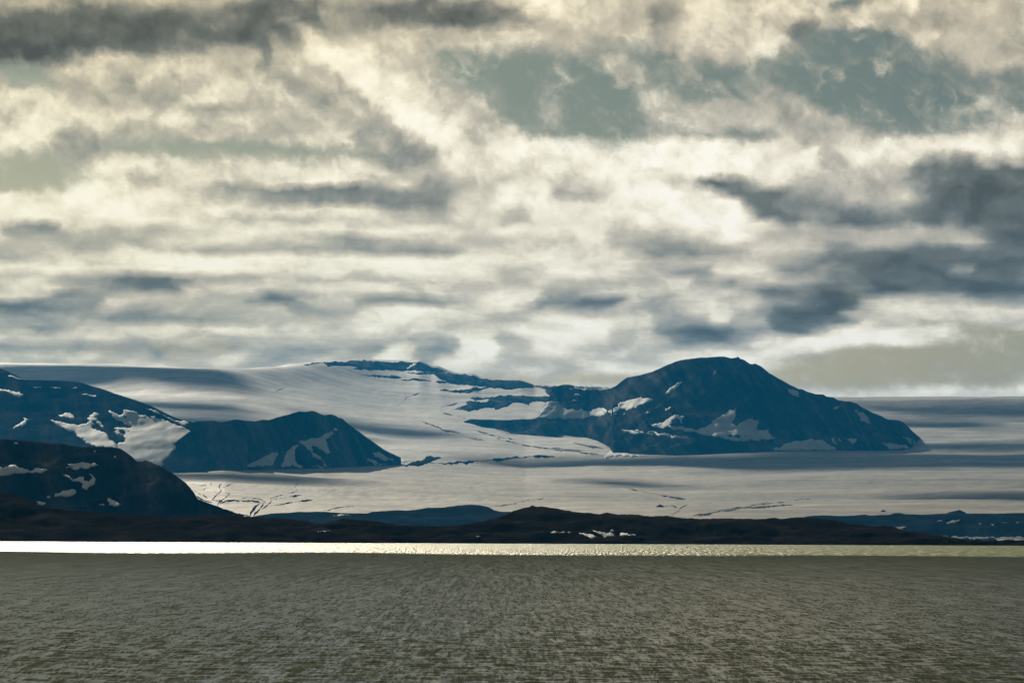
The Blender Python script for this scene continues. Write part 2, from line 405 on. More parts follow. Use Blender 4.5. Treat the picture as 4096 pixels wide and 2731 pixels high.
def rock_mat(name, c0, c1, scale, bd, scree=0.0):
    m, t, b = mat(name)
    pos = t.n('ShaderNodeNewGeometry').outputs['Position']
    n = t.noise(pos, scale, 8.0, .62)
    if scree:                                           # fans of paler scree running down the slope
        x_, y_, z_ = t.sep(pos)
        run = t.xyz(t.m('MULTIPLY', t.m('ADD', x_, t.m('MULTIPLY', z_, .5)), .016), t.m('MULTIPLY', z_, .0022), t.m('MULTIPLY', y_, .0012))
        n = t.m('ADD', t.m('MULTIPLY', n, 1 - scree), t.m('MULTIPLY', t.noise(run, 1.0, 7.0, .62, .5), scree))
    t.s(b.inputs['Base Color'], t.mix(t.rng(n, .42, .74), c0, c1))
    b.inputs['Roughness'].default_value = .92
    b.inputs['Specular IOR Level'].default_value = 0.0
    bump(t, b, t.noise(pos, scale * 2.2, 8.0, .65), .9, bd)
    return m


def snow_mat(name, c, bd):
    m, t, b = mat(name)
    pos = t.n('ShaderNodeNewGeometry').outputs['Position']
    n = t.noise(pos, .012, 6.0, .6)
    t.s(b.inputs['Base Color'], t.mix(t.rng(n, .35, .7), c, tuple(x * .84 for x in c)))
    b.inputs['Roughness'].default_value = .75
    b.inputs['Specular IOR Level'].default_value = .1
    bump(t, b, t.noise(pos, .03, 6.0, .6), .5, bd)
    return m


M_ROCK = rock_mat('mountain_rock', (.012, .012, .013), (.19, .178, .168), .006, 6.0, .62)
M_ROCK2 = rock_mat('hill_rock', (.012, .011, .011), (.12, .11, .10), .008, 5.0, .5)
M_COAST = rock_mat('coast_gravel', (.016, .015, .0145), (.036, .033, .031), .03, 2.0)
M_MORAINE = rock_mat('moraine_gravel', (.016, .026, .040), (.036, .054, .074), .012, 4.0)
M_SNOW = snow_mat('old_snow', (.64, .71, .76), 1.5)
M_DARKSNOW = snow_mat('dark_snow', (.22, .25, .28), 2.0)  # darker, bluer snow colour for the right moraine bank
M_DIRT = rock_mat('debris_on_ice', (.02, .02, .02), (.06, .058, .055), .02, 2.0)
M_FAINT = rock_mat('dirty_ice', (.13, .13, .13), (.36, .36, .35), .03, 2.0)

# glacier: wind packed snow, grey ice streaks drawn out along the flow, fine ridges of dirt
M_ICE, t, b = mat('glacier_ice')
pos = t.n('ShaderNodeNewGeometry').outputs['Position']
px_, py_, pz_ = t.sep(pos)
warp = t.m('MULTIPLY', t.m('SUBTRACT', t.noise(pos, .0006, 3.0, .5), .5), 900.0)
flow = t.xyz(t.m('MULTIPLY', px_, .00055), t.m('MULTIPLY', t.m('ADD', py_, warp), .0052), 0.0)
s1 = t.noise(flow, 1.0, 7.0, .60, .4)
flow2 = t.xyz(t.m('MULTIPLY', px_, .0030), t.m('MULTIPLY', t.m('ADD', t.m('ADD', py_, warp), t.m('MULTIPLY', px_, -.45)), .0085), 2.0)
s2 = t.noise(flow2, 1.0, 7.0, .66, .3)
big = t.noise(t.xyz(t.m('MULTIPLY', px_, .00022), t.m('MULTIPLY', py_, .0009), 5.0), 1.0, 3.0, .5)
k = t.m('ADD', t.m('MULTIPLY', t.rng(s1, .36, .66), .46), t.m('MULTIPLY', t.rng(s2, .35, .70), .24))
k = t.m('ADD', k, t.m('MULTIPLY', t.rng(big, .40, .62), .22))
mot = t.noise(t.xyz(t.m('MULTIPLY', px_, .011), t.m('MULTIPLY', t.m('ADD', py_, t.m('MULTIPLY', px_, -.8)), .0036), 8.0), 1.0, 6.0, .62, .6)
k = t.m('ADD', k, t.m('MULTIPLY', t.m('ADD', t.m('SUBTRACT', mot, .5), .08), .95))
icec = t.ramp(k, [(0.0, (.21, .22, .23)), (.35, (.33, .335, .33)), (.70, (.48, .475, .46)), (1.0, (.62, .61, .59))])
bare = t.rng(t.m('ADD', pz_, t.m('MULTIPLY', t.m('SUBTRACT', big, .5), 160.0)), 190.0, 380.0, 1.0, 0.0)      # bare ice below the snow line
t.s(b.inputs['Base Color'], t.mix(bare, icec, (.60, .545, .45), 'MULTIPLY'))
b.inputs['Roughness'].default_value = .62
b.inputs['Specular IOR Level'].default_value = .22
bump(t, b, t.m('ADD', s2, t.m('MULTIPLY', t.noise(pos, .02, 6.0, .65), .6)), .8, 9.0)

# sea
M_SEA, t, b = mat('sea_water')
pos = t.n('ShaderNodeNewGeometry').outputs['Position']
b.inputs['Base Color'].default_value = (.160, .205, .034, 1)
b.inputs['Specular Tint'].default_value = (.93, 1.0, .68, 1)
b.inputs['IOR'].default_value = 1.333
px_, py_, pz_ = t.sep(pos)
# the wind freshens towards the far shore
t.s(b.inputs['Roughness'], t.rng(py_, 190.0, 1100.0, .18, .41, smooth=False))
geo_n = t.n('ShaderNodeNewGeometry').outputs['Normal']


def chop(lx, ly, seed, det=3.0):
    return t.noise(t.xyz(t.m('DIVIDE', px_, lx), t.m('DIVIDE', py_, ly), seed), 1.0, det, .6, .0, color=True)


# short crested chop running in: the steep fronts look towards the viewer
w1, w2, w3, w4, w5 = chop(.14, 1.0, 0.0), chop(.22, 3.4, 3.0), chop(.42, 12.0, 6.0), chop(.40, 26.0, 9.0, 1.0), chop(.80, 40.0, 12.0)
far = t.rng(py_, 180.0, 760.0)


def wsum(*pairs):
    o = None
    for v_, k_ in pairs:
        q_ = t.vm('SCALE', v_, sc=k_)
        o = q_ if o is None else t.vm('ADD', o, q_)
    return o


mixw = wsum((w1, t.mixf(far, .34, .06)), (w2, t.mixf(far, .36, .14)), (w3, t.mixf(far, .30, .36)), (w5, t.mixf(far, 0.0, .44)))
far2 = t.rng(py_, 770.0, 1045.0)
mixw = t.vm('ADD', t.vm('SCALE', mixw, sc=t.mixf(far2, 1.0, .40)), t.vm('SCALE', w4, sc=t.mixf(far2, 0.0, .60)))
sx_, sy_, sz_ = t.sep(mixw)
front = t.m('ADD', .045, t.m('MULTIPLY', t.rng(sy_, .37, .66), t.mixf(far, .17, .24)))
side = t.m('MULTIPLY', t.m('SUBTRACT', sx_, .5), t.mixf(far2, t.mixf(far, .9, 2.2), 4.6))
nn = t.vm('ADD', geo_n, t.xyz(side, t.m('MULTIPLY', front, -1.0), 0.0))
t.s(b.inputs['Normal'], t.vm('NORMALIZE', nn))


# ------------------------------------------------------------------ mesh helpers
def mesh_obj(name, verts, faces, material, parent=None, smooth=True):
    me = bpy.data.meshes.new(name)
    if isinstance(faces, np.ndarray):
        nv, nf, k = len(verts), len(faces), faces.shape[1]
        me.vertices.add(nv); me.vertices.foreach_set('co', np.asarray(verts, np.float32).ravel())
        me.loops.add(nf * k); me.loops.foreach_set('vertex_index', faces.astype(np.int32).ravel())
        me.polygons.add(nf)
        me.polygons.foreach_set('loop_start', np.arange(0, nf * k, k, dtype=np.int32))
        me.polygons.foreach_set('loop_total', np.full(nf, k, np.int32))
        me.update(calc_edges=True); me.validate()
    else:
        me.from_pydata([tuple(p) for p in verts], [], faces); me.update()
    if smooth:
        me.polygons.foreach_set('use_smooth', np.ones(len(me.polygons), bool))
    me.materials.append(material)
    o = bpy.data.objects.new(name, me)
    col.objects.link(o)
    if parent is not None:
        o.parent = parent
    return o


def grid_faces(nr, nc):
    i = np.arange(nr - 1)[:, None] * nc + np.arange(nc - 1)[None, :]
    i = i.ravel()
    return np.stack([i, i + 1, i + nc + 1, i + nc], 1)


def structure(o, label=None):
    o['kind'] = 'structure'
    if label:
        o['label'] = label
    return o


def interp(pts, us):
    p = sorted(pts)
    return np.interp(us, [a[0] for a in p], [a[1] for a in p])


class Land:
    """a landform: rows of points from its foot over the crest and down behind it"""
    def __init__(self, name, material, u0, u1, du, rows, label, nsub=14, amp=0.0, wave=300.0, catmull=False, rough=0.0, ribs=None):
        us = np.arange(u0, u1 + du, du, dtype=float)
        P = []
        ridge = None
        for kind, pts, par in rows:
            if kind == 'back':
                q = P[-1].copy(); dY, dZ = pts
                q[:, 0] *= (q[:, 1] + dY) / q[:, 1]; q[:, 1] += dY; q[:, 2] += dZ
                P.append(q); continue
            if kind == 'flat':                       # world y and z given
                d = pxdir(us, np.full_like(us, 2000.0))
                Yv = interp(pts, us)
                P.append(np.stack([d[:, 0] * Yv, Yv, np.full_like(us, par) if np.isscalar(par) else interp(par, us)], 1)); continue
            vv = interp(pts, us)
            if rough and kind in ('slope', 'Y') :
                vv = vv + rough * fbm(us / 60.0 + 31, us * 0 + len(P) * 7.7, 5, .6)
            d = pxdir(us, vv)
            if kind == 'Y':
                Yv = np.full_like(us, par) if np.isscalar(par) else interp(par, us)
            elif kind == 'slope':
                s = math.tan(R(par)) if np.isscalar(par) else np.tan(np.radians(interp(par, us)))
                yb, zb = P[-1][:, 1], P[-1][:, 2]
                Yv = (s * yb - zb + CAM_H) / np.maximum(s - d[:, 2], 0.02)
            elif kind == 'ice':
                Yv = np.array([ICE.hit(a, c)[1] for a, c in zip(us, vv)]) + par
            P.append(np.stack([d[:, 0] * Yv, Yv, CAM_H + d[:, 2] * Yv], 1))
            if kind == 'slope' or kind == 'Y':
                ridge = len(P) - 1
        P = np.array(P)                                # rows, cols, 3
        n = len(P)
        out, tt = [], []
        for i in range(n - 1):
            p0, p1, p2, p3 = P[max(i - 1, 0)], P[i], P[i + 1], P[min(i + 2, n - 1)]
            last = i == n - 2
            for k in range(nsub + (1 if last else 0)):
                t_ = k / nsub
                if catmull:
                    q = .5 * (2 * p1 + (p2 - p0) * t_ + (2 * p0 - 5 * p1 + 4 * p2 - p3) * t_ ** 2 + (3 * p1 - p0 - 3 * p2 + p3) * t_ ** 3)
                else:
                    q = p1 + (p2 - p1) * t_
                out.append(q); tt.append(i + t_)
        V = np.array(out); tt = np.array(tt)
        if amp:
            dist = np.abs(tt - ridge)
            wgt = np.clip(dist * 2.2, 0, 1)[:, None] * np.clip(tt * 4, 0, 1)[:, None]
            V[:, :, 2] += amp * wgt * fbm(V[:, :, 0] / wave, V[:, :, 1] / wave, 6, .52)
            if ribs:
                L, A, sh = ribs
                ph = (V[:, :, 0] + sh * V[:, :, 2]) / L
                rb = 1 - 2 * np.abs(fbm(ph, V[:, :, 2] / (L * 9), 4, .5))
                V[:, :, 1] += A * wgt * rb
        self.nr, self.nc = V.shape[:2]
        v = V.reshape(-1, 3); f = grid_faces(self.nr, self.nc)
        self.obj = structure(mesh_obj(name, v, f, material), label)
        self.bvh = BVHTree.FromPolygons([tuple(a) for a in v], [tuple(int(i) for i in a) for a in f], epsilon=0.0)

    def hit(self, u, v):
        d = pxdir(u, v)
        h = self.bvh.ray_cast(Vector((0, 0, CAM_H)), Vector(d).normalized(), 60000.0)
        return h[0], (h[0].y if h[0] else 14000.0), h[1]


CROP = {'p': (0, 0, 1), 'c1': (0, 1400, .59524), 'c2': (1000, 1400, .59524), 'c3': (2200, 1350, .42517), 'c4': (3000, 1350, .57412),
        'c5': (0, 1450, .34014), 'c6': (600, 1600, .46769), 'c7': (0, 1850, .46769), 'w1': (1000, 1950, .68027), 'w2': (2500, 1950, .67857), 'w4': (2000, 2100, .42517)}


def T(c, pts):
    a, b_, s = CROP[c]
    return [(a + x * s, b_ + y * s) for x, y in pts]


def rough_outline(pts, seg=7.0, amp=.16):
    out = []
    n = len(pts)
    for i in range(n):
        a, b_ = np.array(pts[i]), np.array(pts[(i + 1) % n])
        ring = [a, b_]
        for it in range(5):
            new = [ring[0]]
            for p, q in zip(ring[:-1], ring[1:]):
                d = q - p; L = float(np.hypot(*d))
                if L > seg:
                    nrm = np.array((-d[1], d[0])) / L
                    new.append((p + q) / 2 + nrm * rng.normal(0, amp * min(L, 40)) * np.array((1, .6)))
                new.append(q)
            ring = new
        out += ring[:-1]
    return out


def drape(land, name, pts, material, lift=2.5, grid=9.0, label=None, amp=.16, seg=7.0, mound=0.0):
    """a sheet of real thickness lying on a landform, its outline given on the slope as seen"""
    o2 = rough_outline(pts, seg, amp)
    xs_, ys_ = [p[0] for p in o2], [p[1] for p in o2]
    w_, h_ = max(xs_) - min(xs_), max(ys_) - min(ys_)
    gx, gy = min(grid, max(w_ / 6, 2)), min(grid * .6, max(h_ / 6, 1.2))
    inner = []
    A = np.array(o2)
    X_, Y_ = np.meshgrid(np.arange(min(xs_) + gx / 2, max(xs_), gx), np.arange(min(ys_) + gy / 2, max(ys_), gy))
    X_, Y_ = X_.ravel(), Y_.ravel()
    ins = np.zeros(len(X_), bool)
    j = len(A) - 1
    for i in range(len(A)):
        (xi, yi), (xj, yj) = A[i], A[j]
        c = ((yi > Y_) != (yj > Y_))
        with np.errstate(divide='ignore', invalid='ignore'):
            c &= X_ < (xj - xi) * (Y_ - yi) / (yj - yi + 1e-12) + xi
        ins ^= c; j = i
    inner = list(zip(X_[ins], Y_[ins]))
    n = len(o2)
    vin = [Vector(p) for p in o2] + [Vector(p) for p in inner]
    res = delaunay_2d_cdt(vin, [(i, (i + 1) % n) for i in range(n)], [], 1, 1e-4)
    v2, faces = res[0], [tuple(f) for f in res[2]]
    pos_, ok = [], []
    for p in v2:
        h, _, nrm = land.hit(p.x, p.y)
        ok.append(h is not None)
        if h is None:
            pos_.append(Vector((0, 0, 0))); continue
        if nrm.dot(Vector((0, -1, .3))) < 0 and nrm.z < 0:
            nrm = -nrm
        pos_.append((h, nrm))
    keep = [f for f in faces if all(ok[i] for i in f)]
    # drop faces that straddle a crest
    good = []
    for f in keep:
        ys3 = [pos_[i][0].y for i in f]
        if max(ys3) - min(ys3) < 700:
            good.append(f)
    if not good:
        print('no faces', name, pts[0])
        return None
    edge_n = {}
    for f in good:
        for a, b_ in zip(f, f[1:] + f[:1]):
            edge_n[(min(a, b_), max(a, b_))] = edge_n.get((min(a, b_), max(a, b_)), 0) + 1
    bd = [e for e, c in edge_n.items() if c == 1]
    bset = {i for e in bd for i in e}
    used = sorted({i for f in good for i in f})
    idx = {}
    V = []
    for i in used:
        h, nrm = pos_[i]
        l = lift * (.25 if i in bset else 1.0)
        if mound and i not in bset:
            l += mound * max(0.0, float(fbm(np.array(h.x / 90.0), np.array(h.y / 90.0), 3)) + .5)
        idx[i] = len(V); V.append(h + Vector((0, -.35, 1)).normalized() * l)
    Fc = [tuple(idx[i] for i in f) for f in good]
    low_ = {}
    for i in bset:
        h, nrm = pos_[i]
        low_[i] = len(V); V.append(h + Vector((0, .5, -1)) * 2.0)
    for f in good:
        for a, b_ in zip(f, f[1:] + f[:1]):
            if edge_n[(min(a, b_), max(a, b_))] == 1:
                Fc.append((idx[b_], idx[a], low_[a], low_[b_]))
    o = mesh_obj(name, V, Fc, material, land.obj)
    # faces towards the viewer
    me = o.data
    me.update()
    s = 0.0
    for p in me.polygons[:len(good)]:
        s += p.normal.z - p.normal.y
    if s < 0:
        me.flip_normals()
    if label:
        o['label'] = label
    return o


def ribbon(land, name, pts, width, material, lift=1.2, label=None):
    p = [np.array(q) for q in pts]
    l, r = [], []
    for i, q in enumerate(p):
        a = p[max(i - 1, 0)]; c = p[min(i + 1, len(p) - 1)]
        d = c - a; d = d / (np.hypot(*d) + 1e-9)
        nrm = np.array((-d[1], d[0]))
        wd = width * (.35 if i in (0, len(p) - 1) else rng.uniform(.7, 1.25)) / 2
        l.append(tuple(q + nrm * wd)); r.append(tuple(q - nrm * wd))
    return drape(land, name, l + r[::-1], material, lift, 8.0, label, .10, 9.0)


# ------------------------------------------------------------------ ground and sea
gx_ = np.array([[-30000, 2784, 1.0], [30000, 2784, 1.0], [30000, 60000, 1.0], [-30000, 60000, 1.0]], float)
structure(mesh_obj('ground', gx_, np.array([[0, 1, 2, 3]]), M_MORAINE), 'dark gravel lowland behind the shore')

# sea surface: a travelling wind sea summed from sixty waves
NEAR = .55
d_ = [230.0]
while d_[-1] < 5200:
    d_.append(d_[-1] + max(.50, d_[-1] * .0022))
d_ = np.array([60, 90, 120, 150, 175, 195, 205, 212, 218, 222, 225, 227] + d_) * NEAR
an = np.tan(np.concatenate([[R(-24), R(-20), R(-17), R(-15), R(-13), R(-11.5), R(-10.6)], np.linspace(R(-10), R(10), 690), [R(10.6), R(11.5), R(13), R(15), R(17), R(20), R(24)]]))
WX, WY = an[None, :] * d_[:, None], np.repeat(d_[:, None], len(an), 1)
sp = np.gradient(d_)[:, None]
WZ = np.zeros_like(WX); OX = np.zeros_like(WX); OY = np.zeros_like(WX)
gust = .8 + .25 * fbm(WX / 90.0, WY / 230.0, 4)
for k in range(72):
    lam = NEAR * 14.0 ** rng.random()
    th = R(-100) + rng.normal(0, .75)                   # running towards the viewer and a little to the left
    kx, ky = math.cos(th) * 2 * math.pi / lam, math.sin(th) * 2 * math.pi / lam
    amp = NEAR * (.0062 * (lam / NEAR) ** .9 * math.exp(-(lam / NEAR / 6.0) ** 2) * rng.uniform(.6, 1.4) + .0016 * (lam > 6 * NEAR))
    lod = np.clip((lam / sp - 2.2) / 2.0, 0, 1)
    ph = kx * WX + ky * WY + rng.uniform(0, 6.283)
    A_ = amp * lod * gust
    WZ += A_ * np.cos(ph)
    OX -= .8 * A_ * math.cos(th) * np.sin(ph); OY -= .8 * A_ * math.sin(th) * np.sin(ph)
calm = np.ones((1, len(an))); calm[0, :7] = calm[0, -7:] = 0.0
WZ *= calm; OX *= calm; OY *= calm
WZ[:, 0] = WZ[:, -1] = -.5; WZ[0, :] = -.5             # the sheet dips under the open sea at its rim
sv = np.stack([WX + OX, WY + OY, WZ], -1).reshape(-1, 3)
sea = structure(mesh_obj('sea', sv, grid_faces(len(d_), len(an)), M_SEA), 'wind ruffled grey green sea in front of the shore')
q = np.array([[-30000, -20000, -.42], [30000, -20000, -.42], [30000, 2790, -.42], [-30000, 2790, -.42]], float)
mesh_obj('sea_swell', q, np.array([[0, 1, 2, 3]]), M_SEA, sea)

# ------------------------------------------------------------------ the ice
SKYL = [(-900, 1440), (0, 1455), (350, 1465), (700, 1471), (1000, 1474), (1130, 1467), (1215, 1456)] + \
    T('c2', [(420, 85), (560, 76), (720, 71), (900, 77), (1060, 81), (1140, 77), (1170, 91), (1210, 111), (1270, 120), (1330, 147), (1390, 161), (1500, 168), (1545, 190),
             (1640, 201), (1820, 206), (1870, 221), (1910, 239), (2060, 243), (2110, 234), (2150, 236), (2190, 246), (2300, 250)]) + \
    [(2440, 1552), (2600, 1575), (3000, 1600), (3340, 1598), (3600, 1595), (3900, 1592), (4096, 1591), (5000, 1585)]
us_ = np.arange(-900, 5001, 20.0)
sk = interp(SKYL, us_)
v4 = interp([(-900, 1885), (900, 1880), (1500, 1862), (2000, 1838), (2500, 1828), (3100, 1818), (5000, 1812)], us_)
y4 = interp([(-900, 10800), (900, 10800), (1300, 11600), (2100, 13700), (5000, 13700)], us_)
rowsI = [('Y', [(-900, 2150), (5000, 2150)], 6600), ('Y', [(-900, 2085), (5000, 2085)], 7300), ('Y', [(-900, 1998), (5000, 1985)], [(-900, 8600), (900, 8600), (2100, 9500), (5000, 9500)]),
         ('Y', [(-900, 1930), (1200, 1925), (2400, 1895), (5000, 1885)], [(-900, 9900), (900, 9900), (2100, 12000), (5000, 12000)]), ('Y', list(zip(us_, v4)), list(zip(us_, y4)))]
ksk = np.array([pxdir(a, c)[2] for a, c in zip(us_, sk)])
z4 = np.array([pxdir(a, c)[2] for a, c in zip(us_, v4)]) * y4
s_ = math.tan(R(5.3))
Ysk = (s_ * y4 - z4) / (s_ - ksk)
kern = np.exp(-np.linspace(-2.2, 2.2, 41) ** 2); kern /= kern.sum()
Ysk = np.convolve(np.pad(Ysk, 20, mode='edge'), kern, mode='valid')
sks = np.convolve(np.pad(sk, 20, mode='edge'), kern, mode='valid')
for fv, fy in ((.22, .28), (.48, .56), (.77, .82)):
    rowsI.append(('Y', list(zip(us_, v4 + ((sks if fv < .7 else .6 * sks + .4 * sk) - v4) * fv)), list(zip(us_, y4 + (Ysk - y4) * fy))))
rowsI.append(('Y', SKYL, list(zip(us_, Ysk))))
rowsI += [('back', (1500, -20), 0), ('back', (4000, -500), 0)]
ICE = Land('glacier', M_ICE, -900, 5000, 12, rowsI, 'broad pale glacier flowing down from the ice cap on the skyline', nsub=30, amp=16.0, wave=900.0, catmull=True)

# ------------------------------------------------------------------ main mountain
RID = T('c2', [(1435, 478), (1480, 464), (1700, 469), (1880, 464)]) + [(2140, 1673), (2185, 1610), (2212, 1552)] + T('c2', [(2060, 242), (2110, 233), (2150, 235), (2190, 245), (2300, 249)]) + [(2440, 1551), (2463, 1543)] + \
    T('c3', [(720, 374), (850, 349), (970, 321), (1080, 267), (1190, 221), (1380, 191), (1480, 186), (1590, 179), (1620, 180), (1640, 178), (1700, 191), (1755, 185),
             (1766, 176), (1776, 177), (1784, 196), (1820, 205), (1868, 236), (1880, 246), (1900, 249), (1930, 242), (1945, 250), (1980, 267), (2060, 330), (2200, 414)]) + \
    T('c4', [(280, 330), (340, 357), (362, 356), (400, 375), (450, 389), (510, 396), (530, 409), (580, 416), (610, 436), (660, 444), (700, 446), (740, 459), (780, 485), (850, 520),
             (920, 550), (960, 570), (1040, 577), (1070, 590), (1110, 630), (1150, 670), (1185, 694)])
BAS = T('c2', [(1435, 482), (1500, 497), (1560, 516), (1640, 526), (1720, 556), (1850, 566), (1950, 576), (2060, 582)]) + \
    [(2242, 1738), (2327, 1746), (2387, 1760), (2436, 1786), (2452, 1812), (2520, 1814), (2600, 1817), (2700, 1820), (2850, 1815), (2960, 1811), (3100, 1803), (3300, 1802), (3600, 1800), (3640, 1795), (3680, 1752)]
MAIN = Land('mountain', M_ROCK, 1856, 3679, 5, [('ice', BAS, -25), ('slope', [(a, b_ + (interp(RID, np.array([a]))[0] - b_) * .30) for a, b_ in BAS], [(1850, 14), (2400, 16), (2700, 20), (3680, 27)]),
            ('slope', RID, [(1850, 20), (2200, 15), (2420, 16), (2600, 20), (2850, 24), (3000, 30), (3680, 33)]), ('back', (350, -160), 0), ('back', (900, -700), 0)],
            'dark broad mountain with a rounded summit and snow patches, standing on the ice', nsub=26, amp=34.0, wave=260.0, rough=2.6, ribs=(75.0, 22.0, .55))

# dark hill in the middle
DR = [(632, 1862), (660, 1825), (688, 1790), (702, 1768), (764, 1722), (768, 1690)] + \
    T('c6', [(400, 182), (540, 176), (640, 185), (730, 164), (830, 176), (900, 180), (960, 164), (1020, 169), (1080, 149), (1280, 96), (1330, 98), (1385, 89), (1410, 95), (1450, 115), (1490, 127),
             (1550, 121), (1580, 133), (1610, 150), (1640, 156), (1680, 190), (1760, 250), (1900, 350), (2000, 420), (2142, 492)])
DB = [(632, 1880), (700, 1882), (930, 1881), (1300, 1872), (1500, 1862), (1600, 1858)]
DH = Land('hill', M_ROCK, 632, 1602, 4, [('ice', DB, -15), ('slope', DR, 29), ('back', (250, -110), 0), ('back', (500, -260), 0)],
          'dark rounded hill with blue shaded snow gullies, rising from the glacier', nsub=36, amp=12.0, wave=200.0, rough=2.4, ribs=(60.0, 16.0, -.5))

# left mountain with the cirque, and the steep spur in front of it
ER = T('c5', [(-900, -300), (0, 62), (150, 130), (300, 203), (350, 203), (560, 207), (860, 219), (950, 231), (1080, 274), (1170, 297), (1290, 339), (1340, 361), (1440, 389), (1590, 439), (1760, 499),
              (1900, 569), (2010, 624), (2130, 669), (2200, 687), (2250, 693), (2330, 720), (2500, 900)])
EM = Land('mountain', M_ROCK2, -700, 830, 5, [('Y', [(-700, 1930), (830, 1905)], 10450), ('slope', [(-700, 1830), (0, 1850), (640, 1872), (830, 1872)], 9),
          ('slope', [(-700, 1560), (0, 1630), (250, 1650), (600, 1720), (760, 1740), (830, 1800)], 15.5), ('slope', ER, 20), ('back', (400, -120), 0), ('back', (900, -600), 0)],
          'left mountain shoulder holding a small snow filled cirque', nsub=22, amp=16.0, wave=300.0, rough=1.0)
FR = [(-700, 1640), (-200, 1722), (0, 1754), (130, 1762), (230, 1772)] + T('c5', [(900, 975), (1060, 985), (1130, 989), (1310, 991), (1430, 1014), (1520, 1084), (1620, 1164), (1720, 1149),
      (1780, 1174), (1850, 1209), (1900, 1220), (2000, 1279), (2120, 1364)]) + T('c1', [(1250, 890), (1300, 945), (1330, 998), (1430, 1035), (1500, 1064), (1585, 1106), (1640, 1120)])
FB = [(-700, 2085), (0, 2083), (500, 2085), (900, 2087), (980, 2088)]
FL = Land('hill', M_ROCK2, -700, 972, 4, [('Y', FB, 4700), ('slope', [(u_, v_ + (interp(FR, np.array([u_]))[0] - v_) * .45) for u_, v_ in
          [(a, interp(FB, np.array([a]))[0]) for a in np.arange(-700, 981, 40)]], 26), ('slope', FR, 22), ('back', (260, -120), 0), ('back', (500, -300), 0)],
          'steep dark spur with scattered shaded snow patches at the left edge', nsub=30, amp=17.0, wave=110.0, rough=4.5, ribs=(45.0, 14.0, .3))

# moraine hills and the shore
MOR = T('w1', [(0, 172), (60, 160), (130, 150), (230, 146), (290, 141), (440, 140), (520, 148), (600, 150), (690, 150), (720, 140), (850, 132), (930, 132), (1050, 118), (1150, 114), (1215, 104), (1300, 98),
              (1350, 101), (1400, 112), (1435, 132), (1470, 139), (1530, 140), (1600, 150), (1700, 180)])
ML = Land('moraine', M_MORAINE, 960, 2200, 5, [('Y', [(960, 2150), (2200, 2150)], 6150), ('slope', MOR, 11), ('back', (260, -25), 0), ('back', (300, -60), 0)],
          'low blue shaded moraine ridge between the shore and the glacier', nsub=20, amp=6.0, wave=120.0, rough=1.6)
MOR2 = T('w2', [(1000, 190), (1070, 167), (1120, 162), (1200, 162), (1260, 167), (1350, 164), (1410, 157), (1440, 163), (1560, 158), (1585, 150), (1615, 147), (1650, 156), (1750, 158), (1870, 152), (2050, 150), (2200, 152),
               (2352, 147), (2700, 150), (3500, 140)])
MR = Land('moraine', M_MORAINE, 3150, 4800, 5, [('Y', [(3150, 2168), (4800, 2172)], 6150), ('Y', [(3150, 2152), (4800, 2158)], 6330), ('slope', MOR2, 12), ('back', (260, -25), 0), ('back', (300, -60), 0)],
          'dark blue moraine bank behind the shore at the right', nsub=16, amp=6.0, wave=110.0, rough=1.5)
CR = [(-700, 1800), (-200, 1920), (0, 1966), (60, 1978), (110, 1995), (150, 2018), (200, 2033), (300, 2041), (420, 2050), (560, 2060), (680, 2067), (760, 2067), (860, 2061)] + \
    T('w1', [(0, 169), (130, 176), (230, 178), (290, 190), (340, 203), (380, 210), (440, 209), (500, 195), (560, 188), (660, 187), (730, 192), (800, 208), (870, 220), (950, 224), (1030, 226), (1170, 226), (1260, 215), (1350, 200), (1440, 182),
             (1500, 162), (1540, 143), (1600, 122), (1640, 114), (1660, 103), (1680, 112), (1740, 112), (1800, 124), (1850, 133), (1930, 142), (2000, 148), (2050, 155), (2100, 147), (2150, 155), (2200, 160), (2300, 166)]) + \
    T('w2', [(150, 168), (300, 176), (480, 182), (650, 182), (800, 182), (1000, 180), (1080, 178), (1150, 184), (1220, 192), (1320, 210), (1400, 222), (1500, 234), (1640, 248), (1760, 262), (1860, 280), (1950, 302), (2020, 316), (2100, 320),
             (2200, 315), (2352, 310), (2700, 300), (3500, 290)])
us3 = np.arange(-700, 4801, 60.0)
CRm = [(u_, 2160 + u_ * .0042 + (c_ - (2160 + u_ * .0042)) * .38) for u_, c_ in zip(us3, interp(CR, us3))]
CO = Land('shore', M_COAST, -700, 4800, 5, [('flat', [(-700, 2728), (4800, 2728)], -1.6), ('flat', [(-700, 2756), (4800, 2756)], .45), ('slope', CRm, 6), ('slope', CR, [(-700, 20), (0, 16), (500, 9), (4800, 9)]), ('back', (90, -3), 0), ('back', (165, -33), 0)],
          'near black low shore with rounded hills behind the water', nsub=16, amp=6.0, wave=50.0, rough=5.0)

